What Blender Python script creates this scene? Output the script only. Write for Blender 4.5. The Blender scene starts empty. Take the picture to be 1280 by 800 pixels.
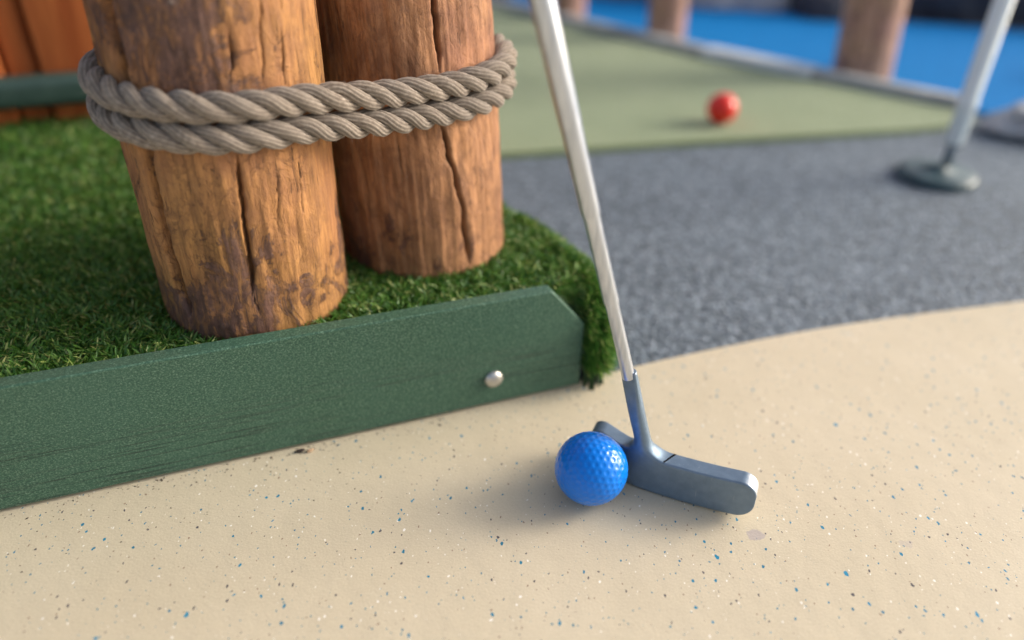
import bpy, bmesh, math, random
import numpy as np
from mathutils import Vector, Matrix, noise
from math import radians, sin, cos, pi

random.seed(7); rng = np.random.default_rng(11)
scene = bpy.context.scene
COL = scene.collection

# ------------------------------------------------------------------ camera
F_PX, PITCH, ROLL, CAM_H = 924.0, radians(32.5), radians(1.5), 0.3245
cF = Vector((0, cos(PITCH), -sin(PITCH))); cR0 = Vector((1, 0, 0)); cU0 = cR0.cross(cF)
cR = cR0*cos(ROLL) + cU0*sin(ROLL); cU = cU0*cos(ROLL) - cR0*sin(ROLL)
cO = Vector((0, 0, CAM_H))
cam_d = bpy.data.cameras.new('camera'); cam = bpy.data.objects.new('camera', cam_d); COL.objects.link(cam)
cam.matrix_world = Matrix(((cR.x, cU.x, -cF.x, cO.x), (cR.y, cU.y, -cF.y, cO.y), (cR.z, cU.z, -cF.z, cO.z), (0, 0, 0, 1)))
cam_d.sensor_width = 36; cam_d.lens = F_PX/1280*36
cam_d.clip_start = 0.02; cam_d.clip_end = 500
cam_d.dof.use_dof = True; cam_d.dof.focus_distance = 0.415; cam_d.dof.aperture_fstop = 2.05
scene.camera = cam

# ------------------------------------------------------------------ light
SUN_EL, SUN_AZ = radians(24), radians(13)     # azimuth measured from +x towards +y
w = bpy.data.worlds.new('World'); scene.world = w; w.use_nodes = True
wn = w.node_tree; bg = wn.nodes['Background']
sky = wn.nodes.new('ShaderNodeTexSky'); sky.sky_type = 'NISHITA'; sky.sun_disc = False
sky.sun_elevation = SUN_EL; sky.sun_rotation = pi/2 - SUN_AZ
sky.air_density = 0.8; sky.dust_density = 5.0; sky.ozone_density = 1.0
hsv = wn.nodes.new('ShaderNodeHueSaturation'); hsv.inputs['Saturation'].default_value = 0.75
wn.links.new(sky.outputs[0], hsv.inputs['Color']); wn.links.new(hsv.outputs[0], bg.inputs[0]); bg.inputs[1].default_value = 0.15
sun_d = bpy.data.lights.new('sun', 'SUN'); sun = bpy.data.objects.new('sun', sun_d); COL.objects.link(sun)
sun_d.energy = 1.0; sun_d.angle = radians(20); sun_d.color = (1.0, 0.93, 0.84)
L = Vector((cos(SUN_EL)*cos(SUN_AZ), cos(SUN_EL)*sin(SUN_AZ), sin(SUN_EL)))
sun.rotation_euler = L.to_track_quat('Z', 'Y').to_euler()
scene.view_settings.view_transform = 'Standard'; scene.view_settings.look = 'None'
scene.view_settings.gamma = 1; scene.view_settings.exposure = 0.72
scene.render.resolution_x = 1024; scene.render.resolution_y = 640

# ------------------------------------------------------------------ helpers
def tag(o, label=None, cat=None, group=None, kind=None):
    if label: o['label'] = label
    if cat: o['category'] = cat
    if group: o['group'] = group
    if kind: o['kind'] = kind
    return o
def empty(name, loc=(0, 0, 0), **k):
    o = bpy.data.objects.new(name, None); COL.objects.link(o); o.location = loc
    o.empty_display_size = 0.02
    return tag(o, **k)
def link(name, me, mat, parent=None, smooth=True, loc=None):
    o = bpy.data.objects.new(name, me); COL.objects.link(o)
    if mat: me.materials.append(mat)
    if smooth: me.shade_smooth()
    if parent is not None:
        o.parent = parent
    if loc is not None: o.location = loc
    return o
def mesh_np(name, V, Fq=None, tris=None):
    """fast mesh from numpy arrays (quads and / or triangles)"""
    me = bpy.data.meshes.new(name)
    V = np.asarray(V, dtype=np.float32).reshape(-1, 3)
    me.vertices.add(len(V)); me.vertices.foreach_set('co', V.ravel())
    nq = 0 if Fq is None else len(Fq); nt = 0 if tris is None else len(tris)
    idx = []; 
    if nq: idx.append(np.asarray(Fq, dtype=np.int32).ravel())
    if nt: idx.append(np.asarray(tris, dtype=np.int32).ravel())
    idx = np.concatenate(idx)
    me.loops.add(len(idx)); me.loops.foreach_set('vertex_index', idx)
    me.polygons.add(nq+nt)
    starts = np.concatenate([np.arange(nq)*4, nq*4+np.arange(nt)*3]).astype(np.int32)
    me.polygons.foreach_set('loop_start', starts)
    me.update(calc_edges=True); me.validate()
    return me
def poly_sheet(name, pts, z_top, z_bot, mat, parent=None, **k):
    """closed prism whose top lies at z_top"""
    bm = bmesh.new()
    a = [bm.verts.new((x, y, z_top)) for x, y in pts]; b = [bm.verts.new((x, y, z_bot)) for x, y in pts]
    bm.faces.new(a); bm.faces.new(b[::-1])
    n = len(pts)
    for i in range(n): bm.faces.new((a[i], b[i], b[(i+1) % n], a[(i+1) % n]))
    bmesh.ops.recalc_face_normals(bm, faces=bm.faces)
    me = bpy.data.meshes.new(name); bm.to_mesh(me); bm.free()
    return tag(link(name, me, mat, parent, smooth=False), **k)
def smooth_curve(pts, n):
    """Catmull-Rom through 2D points"""
    P = np.array(pts, float); P = np.vstack([2*P[0]-P[1], P, 2*P[-1]-P[-2]]); out = []
    for i in range(1, len(P)-2):
        for t in np.linspace(0, 1, n, endpoint=False):
            out.append(0.5*((2*P[i]) + (-P[i-1]+P[i+1])*t + (2*P[i-1]-5*P[i]+4*P[i+1]-P[i+2])*t*t + (-P[i-1]+3*P[i]-3*P[i+1]+P[i+2])*t**3))
    out.append(P[-2]); return [tuple(p) for p in out]
def box_mesh(name, sx, sy, sz, bev=0.002, seg=3):
    bm = bmesh.new(); bmesh.ops.create_cube(bm, size=1)
    for v in bm.verts: v.co = Vector((v.co.x*sx, v.co.y*sy, v.co.z*sz))
    if bev: bmesh.ops.bevel(bm, geom=bm.edges[:], offset=bev, segments=seg, affect='EDGES', profile=0.5)
    me = bpy.data.meshes.new(name); bm.to_mesh(me); bm.free(); return me
def lathe(name, prof, n=48):
    """profile of (r, z) turned about z"""
    V = []; th = np.linspace(0, 2*pi, n, endpoint=False)
    for r, z in prof: V.append(np.stack([r*np.cos(th), r*np.sin(th), np.full(n, z)], 1))
    V = np.concatenate(V); Fq = []
    for i in range(len(prof)-1):
        for j in range(n):
            Fq.append((i*n+j, i*n+(j+1) % n, (i+1)*n+(j+1) % n, (i+1)*n+j))
    return mesh_np(name, V, Fq)

# ------------------------------------------------------------------ node material helper
class Mat:
    def __init__(s, name, rough=0.6, metal=0.0, spec=0.5):
        s.m = bpy.data.materials.new(name); s.m.use_nodes = True; s.t = s.m.node_tree
        s.b = s.t.nodes['Principled BSDF']; s.out = s.t.nodes['Material Output']
        s.b.inputs['Roughness'].default_value = rough; s.b.inputs['Metallic'].default_value = metal
        s.b.inputs['Specular IOR Level'].default_value = spec
        s.tc = s.t.nodes.new('ShaderNodeTexCoord')
    def N(s, typ, **k):
        n = s.t.nodes.new(typ)
        for a, v in k.items(): setattr(n, a, v)
        return n
    def L(s, a, b): s.t.links.new(a, b)
    def put(s, sock, v):
        if hasattr(v, 'links') or isinstance(v, bpy.types.NodeSocket): s.L(v, sock)
        elif isinstance(v, (tuple, list)) and len(v) == 3 and sock.type == 'RGBA': sock.default_value = (*v, 1)
        else: sock.default_value = v
    def map(s, scale=(1, 1, 1), loc=(0, 0, 0), rot=(0, 0, 0), src=None):
        n = s.N('ShaderNodeMapping'); s.L(src or s.tc.outputs['Object'], n.inputs[0])
        n.inputs['Scale'].default_value = scale; n.inputs['Location'].default_value = loc; n.inputs['Rotation'].default_value = rot
        return n.outputs[0]
    def noise(s, vec, scale, detail=4, rough=0.5, dist=0.0, col=False):
        n = s.N('ShaderNodeTexNoise'); s.L(vec, n.inputs['Vector'])
        n.inputs['Scale'].default_value = scale; n.inputs['Detail'].default_value = detail
        n.inputs['Roughness'].default_value = rough; n.inputs['Distortion'].default_value = dist
        return n.outputs['Color' if col else 'Fac']
    def voro(s, vec, scale, feature='F1', rand=1.0, out='Distance'):
        n = s.N('ShaderNodeTexVoronoi', feature=feature); s.L(vec, n.inputs['Vector'])
        n.inputs['Scale'].default_value = scale; n.inputs['Randomness'].default_value = rand
        return n.outputs[out]
    def ramp(s, fac, stops, interp='LINEAR'):
        n = s.N('ShaderNodeValToRGB'); s.L(fac, n.inputs[0]); cr = n.color_ramp; cr.interpolation = interp
        while len(cr.elements) < len(stops): cr.elements.new(0.5)
        for e, (p, c) in zip(cr.elements, stops):
            e.position = p; e.color = (c, c, c, 1) if isinstance(c, (int, float)) else (*c, 1)
        return n.outputs[0]
    def mix(s, fac, a, b, mode='MIX'):
        n = s.N('ShaderNodeMix', data_type='RGBA', blend_type=mode)
        s.put(n.inputs['Factor'], fac); s.put(n.inputs['A'], a) if False else None
        ia, ib = n.inputs[6], n.inputs[7]; s.put(ia, a); s.put(ib, b)
        return n.outputs[2]
    def math(s, op, a, b=0.0, c=0.0, clamp=False):
        n = s.N('ShaderNodeMath', operation=op, use_clamp=clamp)
        s.put(n.inputs[0], a); s.put(n.inputs[1], b); s.put(n.inputs[2], c); return n.outputs[0]
    def vmath(s, op, a, b=None):
        n = s.N('ShaderNodeVectorMath', operation=op); s.put(n.inputs[0], a)
        if b is not None: s.put(n.inputs[1], b)
        return n
    def bump(s, h, dist, strength=1.0, prev=None):
        n = s.N('ShaderNodeBump'); s.L(h, n.inputs['Height']); n.inputs['Distance'].default_value = dist
        n.inputs['Strength'].default_value = strength
        if prev is not None: s.L(prev, n.inputs['Normal'])
        return n.outputs[0]
    def color(s, v): s.put(s.b.inputs['Base Color'], v); return s
    def rough(s, v): s.put(s.b.inputs['Roughness'], v); return s
    def normal(s, v): s.L(v, s.b.inputs['Normal']); return s

# ---- sand coloured wet-pour surface with blue, brown and white flecks
def sand_material():
    M = Mat('sand_rubber', rough=0.55, spec=0.35)
    P = M.map()
    base = M.ramp(M.noise(P, 6, 5, 0.6), [(0.3, (0.60, 0.52, 0.360)), (0.7, (0.68, 0.595, 0.430))])
    fine = M.noise(P, 900, 3, 0.6)
    base = M.mix(0.10, base, M.ramp(fine, [(0.3, (0.35, 0.27, 0.17)), (0.7, (0.95, 0.85, 0.7))]))
    col = base
    wob = M.vmath('SCALE', M.noise(P, 420, 2, 0.6, col=True)); wob.inputs[3].default_value = 0.0021
    warped = M.vmath('ADD', P, wob.outputs[0]).outputs[0]
    clump = M.noise(P, 14, 3, 0.6)
    def flecks(vec, scale, keep, size, c, seed, jit=True):
        nonlocal col
        mp = M.map(loc=(seed, seed*1.7, 0), scale=(1, 0.62, 1), rot=(0, 0, seed*0.9), src=vec)
        n = M.N('ShaderNodeTexVoronoi', feature='F1'); M.L(mp, n.inputs['Vector']); n.inputs['Scale'].default_value = scale
        sep = M.N('ShaderNodeSeparateColor'); M.L(n.outputs['Color'], sep.inputs[0])
        thr = M.math('MULTIPLY', M.math('SUBTRACT', keep, 0.0), M.math('MULTIPLY', clump, 2.0))
        alive = M.math('LESS_THAN', sep.outputs[0], thr)
        sz = M.math('MULTIPLY', M.math('ADD', 0.45, sep.outputs[1]), size)
        inside = M.math('LESS_THAN', n.outputs['Distance'], sz)
        m = M.math('MULTIPLY', alive, inside)
        col = M.mix(m, col, c if not callable(c) else c(sep.outputs[2]))
    flecks(warped, 360, 0.08, 0.17, (0.92, 0.88, 0.80), 3.1)
    flecks(warped, 560, 0.09, 0.16, (0.92, 0.88, 0.80), 33.1)
    flecks(warped, 440, 0.16, 0.15, (0.32, 0.22, 0.15), 7.7)
    flecks(warped, 330, 0.11, 0.16, (0.10, 0.09, 0.10), 1.3)
    flecks(warped, 480, 0.20, 0.16, (0.03, 0.20, 0.29), 21.7)
    flecks(warped, 240, 0.27, 0.145, lambda v: M.ramp(v, [(0.0, (0.02, 0.15, 0.24)), (0.5, (0.01, 0.27, 0.45)), (1, (0.04, 0.26, 0.28))]), 5.9)
    flecks(warped, 170, 0.045, 0.13, lambda v: M.ramp(v, [(0.0, (0.01, 0.24, 0.42)), (1, (0.03, 0.30, 0.40))]), 11.3)
    # dull grey scuffs with an outline of their own
    def blot(x, y, rx, ry, c, amt, rot=0.0):
        nonlocal col
        mp = M.map(loc=(-x, -y, 0))
        n = M.map(scale=(1/rx, 1/ry, 1), rot=(0, 0, rot), src=mp)
        d = M.vmath('LENGTH', n).outputs['Value']
        d = M.math('ADD', d, M.math('MULTIPLY', M.math('SUBTRACT', M.noise(P, 260, 3), 0.5), 1.6))
        col = M.mix(M.math('MULTIPLY', M.math('LESS_THAN', d, 1.0), amt), col, c)
    blot(0.1410, 0.2895, 0.0052, 0.0040, (0.42, 0.36, 0.36), 0.65)
    blot(0.2250, 0.2860, 0.0040, 0.0026, (0.48, 0.42, 0.38), 0.4)
    M.color(col)
    M.normal(M.bump(M.noise(P, 700, 3, 0.6), 0.00035, 0.5, M.bump(M.noise(P, 60, 3), 0.0012, 0.4)))
    M.rough(M.ramp(M.noise(P, 40, 4), [(0.3, 0.48), (0.7, 0.62)]))
    return M.m

def crumb_material():
    M = Mat('grey_rubber_crumb', rough=0.7, spec=0.45)
    P = M.map()
    v = M.voro(P, 250, out='Color'); sep = M.N('ShaderNodeSeparateColor'); M.L(v, sep.inputs[0])
    c = M.ramp(sep.outputs[0], [(0.0, (0.020, 0.028, 0.038)), (0.45, (0.078, 0.104, 0.136)), (0.8, (0.18, 0.225, 0.28)), (1.0, (0.42, 0.48, 0.55))])
    big = M.noise(P, 5, 4, 0.6)
    c = M.mix(0.5, c, M.ramp(M.noise(P, 110, 4, 0.75), [(0.37, (0.032, 0.047, 0.060)), (0.63, (0.235, 0.295, 0.34))]))
    c = M.mix(M.ramp(big, [(0.35, 0.0), (0.7, 0.28)]), c, (0.20, 0.25, 0.30))
    M.color(c)
    d = M.voro(P, 250)
    b = M.bump(M.math('SUBTRACT', 1.0, d), 0.0022, 0.9)
    M.normal(M.bump(M.noise(P, 150, 3, 0.7), 0.004, 0.7, b))
    return M.m

def green_mat_material():
    M = Mat('green_mat', rough=0.8, spec=0.3); P = M.map()
    c = M.ramp(M.noise(P, 12, 4, 0.6), [(0.3, (0.20, 0.265, 0.115)), (0.7, (0.26, 0.32, 0.155))])
    c = M.mix(0.35, c, M.ramp(M.noise(P, 420, 3, 0.7), [(0.3, (0.08, 0.13, 0.04)), (0.7, (0.28, 0.35, 0.18))]))
    M.color(c); M.normal(M.bump(M.noise(P, 500, 2), 0.002, 0.8))
    M.b.inputs['Sheen Weight'].default_value = 0.25
    return M.m
def simple(name, c0, c1, scale=30, rough=0.6, bump=0.0006, metal=0.0, spec=0.5, bscale=None, detail=5):
    M = Mat(name, rough=rough, metal=metal, spec=spec); P = M.map()
    M.color(M.ramp(M.noise(P, scale, detail, 0.6), [(0.3, c0), (0.7, c1)]))
    if bump: M.normal(M.bump(M.noise(P, bscale or scale*3, 4, 0.6), bump, 0.8))
    return M.m

# ---- stained log wood
def wood_material(name, seed, tan, tan2, dark, amount=0.5):
    M = Mat(name, rough=0.6, spec=0.35)
    P = M.map(loc=(seed*3.1, seed*1.3, seed*0.7))
    Ps = M.map(scale=(1, 1, 0.10), src=P)            # stretched along the grain
    Pm = M.map(scale=(1, 1, 0.72), src=P)
    grain = M.noise(Ps, 330, 5, 0.65, 0.3)
    broad = M.noise(Pm, 26, 6, 0.62, 0.5)
    body = M.ramp(broad, [(0.3, tan2), (0.62, tan)])
    body = M.mix(0.5, body, M.ramp(grain, [(0.34, tuple(x*0.50 for x in tan2)), (0.56, tuple(min(1, x*1.12) for x in tan))]))
    mot = M.noise(Pm, 62, 8, 0.72, 0.6)
    body = M.mix(M.ramp(mot, [(0.44, 0.0), (0.60, 0.62)]), body, tuple(0.5*x+0.5*y for x, y in zip(tan2, dark)))
    hue = M.noise(P, 9, 3, 0.5)
    body = M.mix(M.ramp(hue, [(0.45, 0.0), (0.7, 0.55)]), body, (tan[0]*0.98, tan[1]*0.80, tan[2]*1.25))
    # patches where darker bark skin is left, ragged outline
    patch = M.noise(Pm, 46, 10, 0.74, 0.8)
    lowp = M.noise(Pm, 9, 3, 0.5, 0.3)
    att = M.N('ShaderNodeAttribute', attribute_name='bark')
    pm = M.math('ADD', M.math('MULTIPLY', patch, 0.62), M.math('MULTIPLY', lowp, 0.38))
    pm = M.math('ADD', pm, M.math('MULTIPLY', att.outputs['Fac'], 0.13))
    t0 = 0.60-amount*0.10
    mask = M.ramp(pm, [(t0, 0.0), (t0+0.022, 0.85), (t0+0.09, 1.0)])
    skin = M.ramp(M.noise(Pm, 150, 6, 0.75, 0.5), [(0.35, dark), (0.66, tuple(x*2.3 for x in dark))])
    gaps = M.ramp(M.noise(M.map(scale=(1, 1, 0.35), src=P), 210, 6, 0.7, 0.5), [(0.50, 1.0), (0.60, 0.30)])
    c = M.mix(M.math('MULTIPLY', mask, gaps), body, skin)
    # curved tooth-like scratches left by peeling
    sw = M.noise(Pm, 75, 6, 0.66, 1.2)
    line = M.ramp(M.math('ABSOLUTE', M.math('SUBTRACT', sw, 0.5)), [(0.0, 1.0), (0.020, 0.0)])
    area = M.ramp(M.noise(P, 15, 3, 0.5), [(0.48, 0.0), (0.62, 0.40)])
    la = M.math('MULTIPLY', line, area)
    c = M.mix(la, c, tuple(x*1.1 for x in dark))
    # short vertical checks
    ck = M.noise(M.map(scale=(1, 1, 0.07), src=P), 150, 3, 0.5)
    ck = M.math('MULTIPLY', M.ramp(M.math('ABSOLUTE', M.math('SUBTRACT', ck, 0.5)), [(0.0, 1.0), (0.008, 0.0)]), M.ramp(M.noise(P, 30, 3), [(0.52, 0.0), (0.60, 0.8)]))
    c = M.mix(ck, c, tuple(x*0.7 for x in dark))
    # pale rubbed spots
    sc = M.ramp(M.noise(Pm, 70, 7, 0.75, 0.3), [(0.66, 0.0), (0.71, 0.5)])
    c = M.mix(sc, c, (0.50, 0.41, 0.33))
    at2 = M.N('ShaderNodeAttribute', attribute_name='split')
    c = M.mix(M.math('MULTIPLY', at2.outputs['Fac'], 0.6), c, (0.05, 0.022, 0.012))
    M.color(c)
    M.rough(M.ramp(mask, [(0, 0.62), (1, 0.42)]))
    b = M.bump(grain, 0.0009, 0.8)
    b = M.bump(M.math('SUBTRACT', 1.0, ck), 0.0010, 0.8, b)
    b = M.bump(M.math('SUBTRACT', 1.0, la), 0.0009, 0.7, b)
    b = M.bump(M.noise(Pm, 95, 7, 0.66, 1.2), 0.0016, 0.9, b)
    b = M.bump(M.noise(P, 420, 4, 0.7), 0.0005, 0.7, b)
    b = M.bump(M.math('MULTIPLY', mask, 1.0), 0.0007, 0.8, b)
    M.normal(b)
    return M.m

def board_material():
    M = Mat('green_recycled_board', rough=0.5, spec=0.4); P = M.map()
    sp = M.noise(M.map(scale=(0.8, 1, 1)), 1100, 3, 0.75, 0.5)
    c = M.ramp(sp, [(0.36, (0.018, 0.052, 0.036)), (0.52, (0.040, 0.110, 0.066)), (0.63, (0.16, 0.26, 0.18))])
    c = M.mix(M.ramp(M.noise(P, 9, 4, 0.6), [(0.35, 0.0), (0.7, 0.35)]), c, (0.055, 0.135, 0.098))
    # sawn lines along the board, mostly low on the face
    sepn = M.N('ShaderNodeSeparateXYZ'); M.L(M.tc.outputs['Object'], sepn.inputs[0])
    ln = M.noise(M.map(scale=(0.010, 1, 1)), 620, 2, 0.5)
    low = M.ramp(sepn.outputs[2], [(0.0, 1.0), (0.034, 0.75), (0.052, 0.0)])
    gate = M.ramp(M.noise(M.map(scale=(0.3, 1, 1)), 26, 3), [(0.40, 0.0), (0.52, 1.0)])
    l2 = M.math('MULTIPLY', M.math('MULTIPLY', M.ramp(ln, [(0.565, 0.0), (0.59, 1.0), (0.62, 0.0)]), low), gate)
    c = M.mix(M.math('MULTIPLY', l2, 0.8), c, (0.008, 0.024, 0.018))
    # faint rust smear, off-white nick
    d = M.vmath('LENGTH', M.map(loc=(0.178*22, 0, -0.030*9), scale=(22*1, 0, 9*1))).outputs['Value']
    M.color(c)
    b = M.bump(sp, 0.0003, 0.6)
    M.normal(M.bump(l2, -0.0006, 0.9, b) if False else M.bump(M.math('SUBTRACT', 1.0, l2), 0.0008, 0.9, b))
    M.rough(M.ramp(M.noise(P, 120, 3), [(0.3, 0.42), (0.7, 0.58)]))
    return M.m

def rope_material():
    M = Mat('hemp_rope', rough=0.85, spec=0.2); P = M.map()
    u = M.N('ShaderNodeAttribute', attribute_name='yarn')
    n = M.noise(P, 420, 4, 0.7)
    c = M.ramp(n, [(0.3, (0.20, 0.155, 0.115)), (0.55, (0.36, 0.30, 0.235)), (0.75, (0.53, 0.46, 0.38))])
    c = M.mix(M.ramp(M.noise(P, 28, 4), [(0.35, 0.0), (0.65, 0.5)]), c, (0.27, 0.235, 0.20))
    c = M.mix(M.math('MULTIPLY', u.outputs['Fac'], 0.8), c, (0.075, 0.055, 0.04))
    M.color(c); M.normal(M.bump(M.noise(P, 1300, 3, 0.7), 0.0005, 0.8))
    M.b.inputs['Sheen Weight'].default_value = 0.2
    return M.m
def grass_material():
    M = Mat('artificial_grass', rough=0.42, spec=0.45)
    a = M.N('ShaderNodeAttribute', attribute_name='tint')
    c = M.ramp(a.outputs['Fac'], [(0.0, (0.026, 0.105, 0.014)), (0.45, (0.068, 0.195, 0.028)), (0.8, (0.15, 0.30, 0.050)), (1.0, (0.40, 0.44, 0.15))])
    M.color(c)
    tr = M.N('ShaderNodeBsdfTranslucent'); M.L(c, tr.inputs[0])
    mx = M.N('ShaderNodeMixShader'); mx.inputs[0].default_value = 0.28
    M.L(M.b.outputs[0], mx.inputs[1]); M.L(tr.outputs[0], mx.inputs[2]); M.L(mx.outputs[0], M.out.inputs[0])
    return M.m

# ------------------------------------------------------------------ ground sheets
m_sand, m_crumb, m_mat = sand_material(), crumb_material(), green_mat_material()
poly_sheet('ground', [(-30, -30), (30, -30), (30, 30), (-30, 30)], -0.004, -0.05, m_crumb, kind='structure')
edge = smooth_curve([(-1.6, 0.1), (-0.6, 0.26), (-0.12, 0.385), (0.01, 0.416), (0.0749, 0.4414), (0.1359, 0.4668), (0.2333, 0.5026), (0.335, 0.533), (0.4472, 0.5620), (0.75, 0.640), (1.5, 0.80), (6, 1.4)], 14)
poly_sheet('sand_path', edge[::-1] + [(-1.6, -6), (6, -6)], 0.0, -0.0039, m_sand, kind='structure')
mat_edge = smooth_curve([(-0.30, 0.82), (-0.0104, 0.8914), (0.20, 0.948), (0.42, 1.000), (0.58, 1.040), (0.655, 1.075), (0.682, 1.105), (0.677, 1.128)], 8)
far_pts = [(0.334, 1.437), (0.120, 1.672), (-0.045, 1.86), (-0.4, 2.25), (-1.2, 2.3), (-1.1, 0.95), (-0.6, 0.93)]
poly_sheet('green_carpet', mat_edge + far_pts, 0.004, -0.0037, m_mat, kind='structure')
m_blue = simple('blue_rubber', (0.0, 0.16, 0.44), (0.001, 0.20, 0.53), 40, 0.8, 0.001, spec=0.12)
poly_sheet('blue_path', [(-0.70, 2.62), (-0.05, 1.90), (0.36, 1.455), (0.72, 1.125), (1.6, 0.95), (3.5, 1.25), (3.5, 1.5), (1.45, 1.70), (0.90, 1.87), (0.30, 2.12), (-0.25, 2.75)], 0.0015, -0.0038, m_blue, kind='structure')

# low pale kerb between the carpet and the blue path
m_conc = simple('pale_concrete', (0.30, 0.31, 0.31), (0.46, 0.47, 0.46), 25, 0.8, 0.001)
m_pale = simple('whitish_concrete', (0.52, 0.56, 0.58), (0.66, 0.70, 0.72), 25, 0.8, 0.001)
kerb_line = [(-0.42, 2.285), (-0.04, 1.872), (0.126, 1.682), (0.341, 1.444), (0.50, 1.296), (0.684, 1.132)]
for i, (a, b) in enumerate(zip(kerb_line[:-1], kerb_line[1:])):
    a, b = Vector(a), Vector(b); d = b-a; ln = d.length; n = Vector((-d.y, d.x))/ln
    me = box_mesh('kerb_block', ln-0.003, 0.030 if i != 3 else 0.046, 0.020, 0.003)
    o = link('kerb_block', me, m_pale if i == 3 else m_conc, loc=((a.x+b.x)/2+n.x*-0.0, (a.y+b.y)/2, 0.0085)); o.rotation_euler.z = math.atan2(d.y, d.x)
    o.location = ((a.x+b.x)/2 - n.x*-0.016, (a.y+b.y)/2 - n.y*-0.016, 0.0085)
    names = ['pale kerb block at the far left end of the green carpet edge', 'pale kerb block beside the thinnest far log',
             'pale kerb block between the two far left logs', 'pale kerb block behind the red ball on the carpet edge', 'pale kerb block at the foot of the thickest far log']
    tag(o, names[i], 'kerb', 'pale kerb blocks edging the green carpet')

# ------------------------------------------------------------------ border board
m_board = board_material()
BA = Vector((-0.2876, 0.2908, 0)); BB = Vector((0.0495, 0.4230, 0))
bd = (BB-BA).normalized(); bn = Vector((-bd.y, bd.x, 0))
BLEN, BH, BT = 0.80, 0.0835, 0.0105
board = empty('border_board', BB, label='long dark green board edging the turf, its top right corner cut off', cat='board')
board.rotation_euler.z = math.atan2(bd.y, bd.x)
def make_board():
    bm = bmesh.new()
    pts = [(-BLEN, 0.0022), (-0.0, 0.0022), (0.0, 0.0535), (-0.0255, BH), (-BLEN, BH)]
    f = [bm.verts.new((x, 0, z)) for x, z in pts]; fc = bm.faces.new(f)
    r = bmesh.ops.extrude_face_region(bm, geom=[fc]); vs = [g for g in r['geom'] if isinstance(g, bmesh.types.BMVert)]
    for v in vs: v.co.y += BT
    bmesh.ops.recalc_face_normals(bm, faces=bm.faces)
    bmesh.ops.bevel(bm, geom=bm.edges[:], offset=0.0011, segments=3, affect='EDGES', profile=0.5)
    me = bpy.data.meshes.new('board_panel'); bm.to_mesh(me); bm.free(); return me
pan = link('board_panel', make_board(), m_board, board, smooth=False)
for p in pan.data.polygons: p.use_smooth = p.area < 1e-4
m_steel = simple('galvanised_steel', (0.50, 0.49, 0.46), (0.66, 0.65, 0.61), 600, 0.38, 0.0001, metal=0.9)
prof = [(0.0001, 0.0030), (0.0015, 0.00295), (0.003, 0.0026), (0.0044, 0.0019), (0.0053, 0.0009), (0.0055, 0.0), (0.0053, -0.0012)]
bolt = link('bolt', lathe('bolt', prof[::-1]), m_steel, board)
bolt.rotation_euler.x = pi/2; bolt.location = (-0.0655, -0.0006, 0.0232); bolt.scale = (1.18, 1.18, 1.18)
tag(bolt, 'domed silver bolt head near the right end of the board')

# ------------------------------------------------------------------ turf bank and its grass
TOP = 0.0755
turf_poly = np.array([(-1.2, -0.3), (0.045, 0.19), (0.047, 0.4250), (0.060, 0.4205), (0.0670, 0.427), (0.0670, 0.450), (0.058, 0.482), (0.034, 0.530), (-0.008, 0.588), (-0.065, 0.675), (-0.15, 0.765), (-0.3, 0.86), (-0.6, 0.97), (-1.3, 0.9)])
def poly_sd(px, py, poly):
    d = np.full(px.shape, 1e9); inside = np.zeros(px.shape, bool); n = len(poly)
    gx = np.zeros(px.shape); gy = np.zeros(px.shape)
    for i in range(n):
        ax, ay = poly[i]; bx, by = poly[(i+1) % n]; ex, ey = bx-ax, by-ay
        t = np.clip(((px-ax)*ex+(py-ay)*ey)/(ex*ex+ey*ey), 0, 1); qx, qy = ax+ex*t-px, ay+ey*t-py
        dd = np.hypot(qx, qy); m = dd < d; d = np.where(m, dd, d); gx = np.where(m, qx, gx); gy = np.where(m, qy, gy)
        c = ((ay > py) != (by > py)) & (px < (bx-ax)*(py-ay)/((by-ay) if abs(by-ay) > 1e-12 else 1e-12)+ax)
        inside ^= c
    nrm = np.maximum(d, 1e-6)
    return np.where(inside, d, -d), gx/nrm, gy/nrm      # gradient points to the rim
def board_coords(px, py):
    rx, ry = px-BB.x, py-BB.y
    return rx*bd.x+ry*bd.y, rx*bn.x+ry*bn.y
RIM = 0.021
def turf_height(px, py):
    d, gx, gy = poly_sd(px, py, turf_poly)
    t = np.clip(d/RIM, 0, 1); h = TOP*np.sqrt(np.clip(1-(1-t)**2.3, 0, 1))
    return h, d, gx, gy
gx0 = np.concatenate([np.linspace(-1.3, -0.5, 40, endpoint=False), np.arange(-0.5, 0.09, 0.004)])
gy0 = np.concatenate([np.arange(0.05, 0.7, 0.004), np.linspace(0.7, 1.0, 40)])
GX, GY = np.meshgrid(gx0, gy0, indexing='ij'); H, D, _, _ = turf_height(GX, GY)
u_, v_ = board_coords(GX, GY)
keep = (D > -0.004) & ((v_ > BT-0.0045) | (u_ > 0.0015))
V = np.stack([GX, GY, np.where(D > 0, H, -0.006)-0.001], -1).reshape(-1, 3)
ids = np.arange(len(V)).reshape(GX.shape)
k4 = keep[:-1, :-1] & keep[1:, :-1] & keep[1:, 1:] & keep[:-1, 1:]
Fq = np.stack([ids[:-1, :-1], ids[1:, :-1], ids[1:, 1:], ids[:-1, 1:]], -1)[k4]
m_turfbase = simple('turf_backing', (0.010, 0.030, 0.006), (0.025, 0.06, 0.012), 200, 0.9, 0.001)
me = mesh_np('turf_bank', V, Fq)
bm = bmesh.new(); bm.from_mesh(me); bmesh.ops.delete(bm, geom=[v for v in bm.verts if not v.link_faces], context='VERTS'); bm.to_mesh(me); bm.free()
tag(link('turf_bank', me, m_turfbase), kind='structure')

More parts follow.
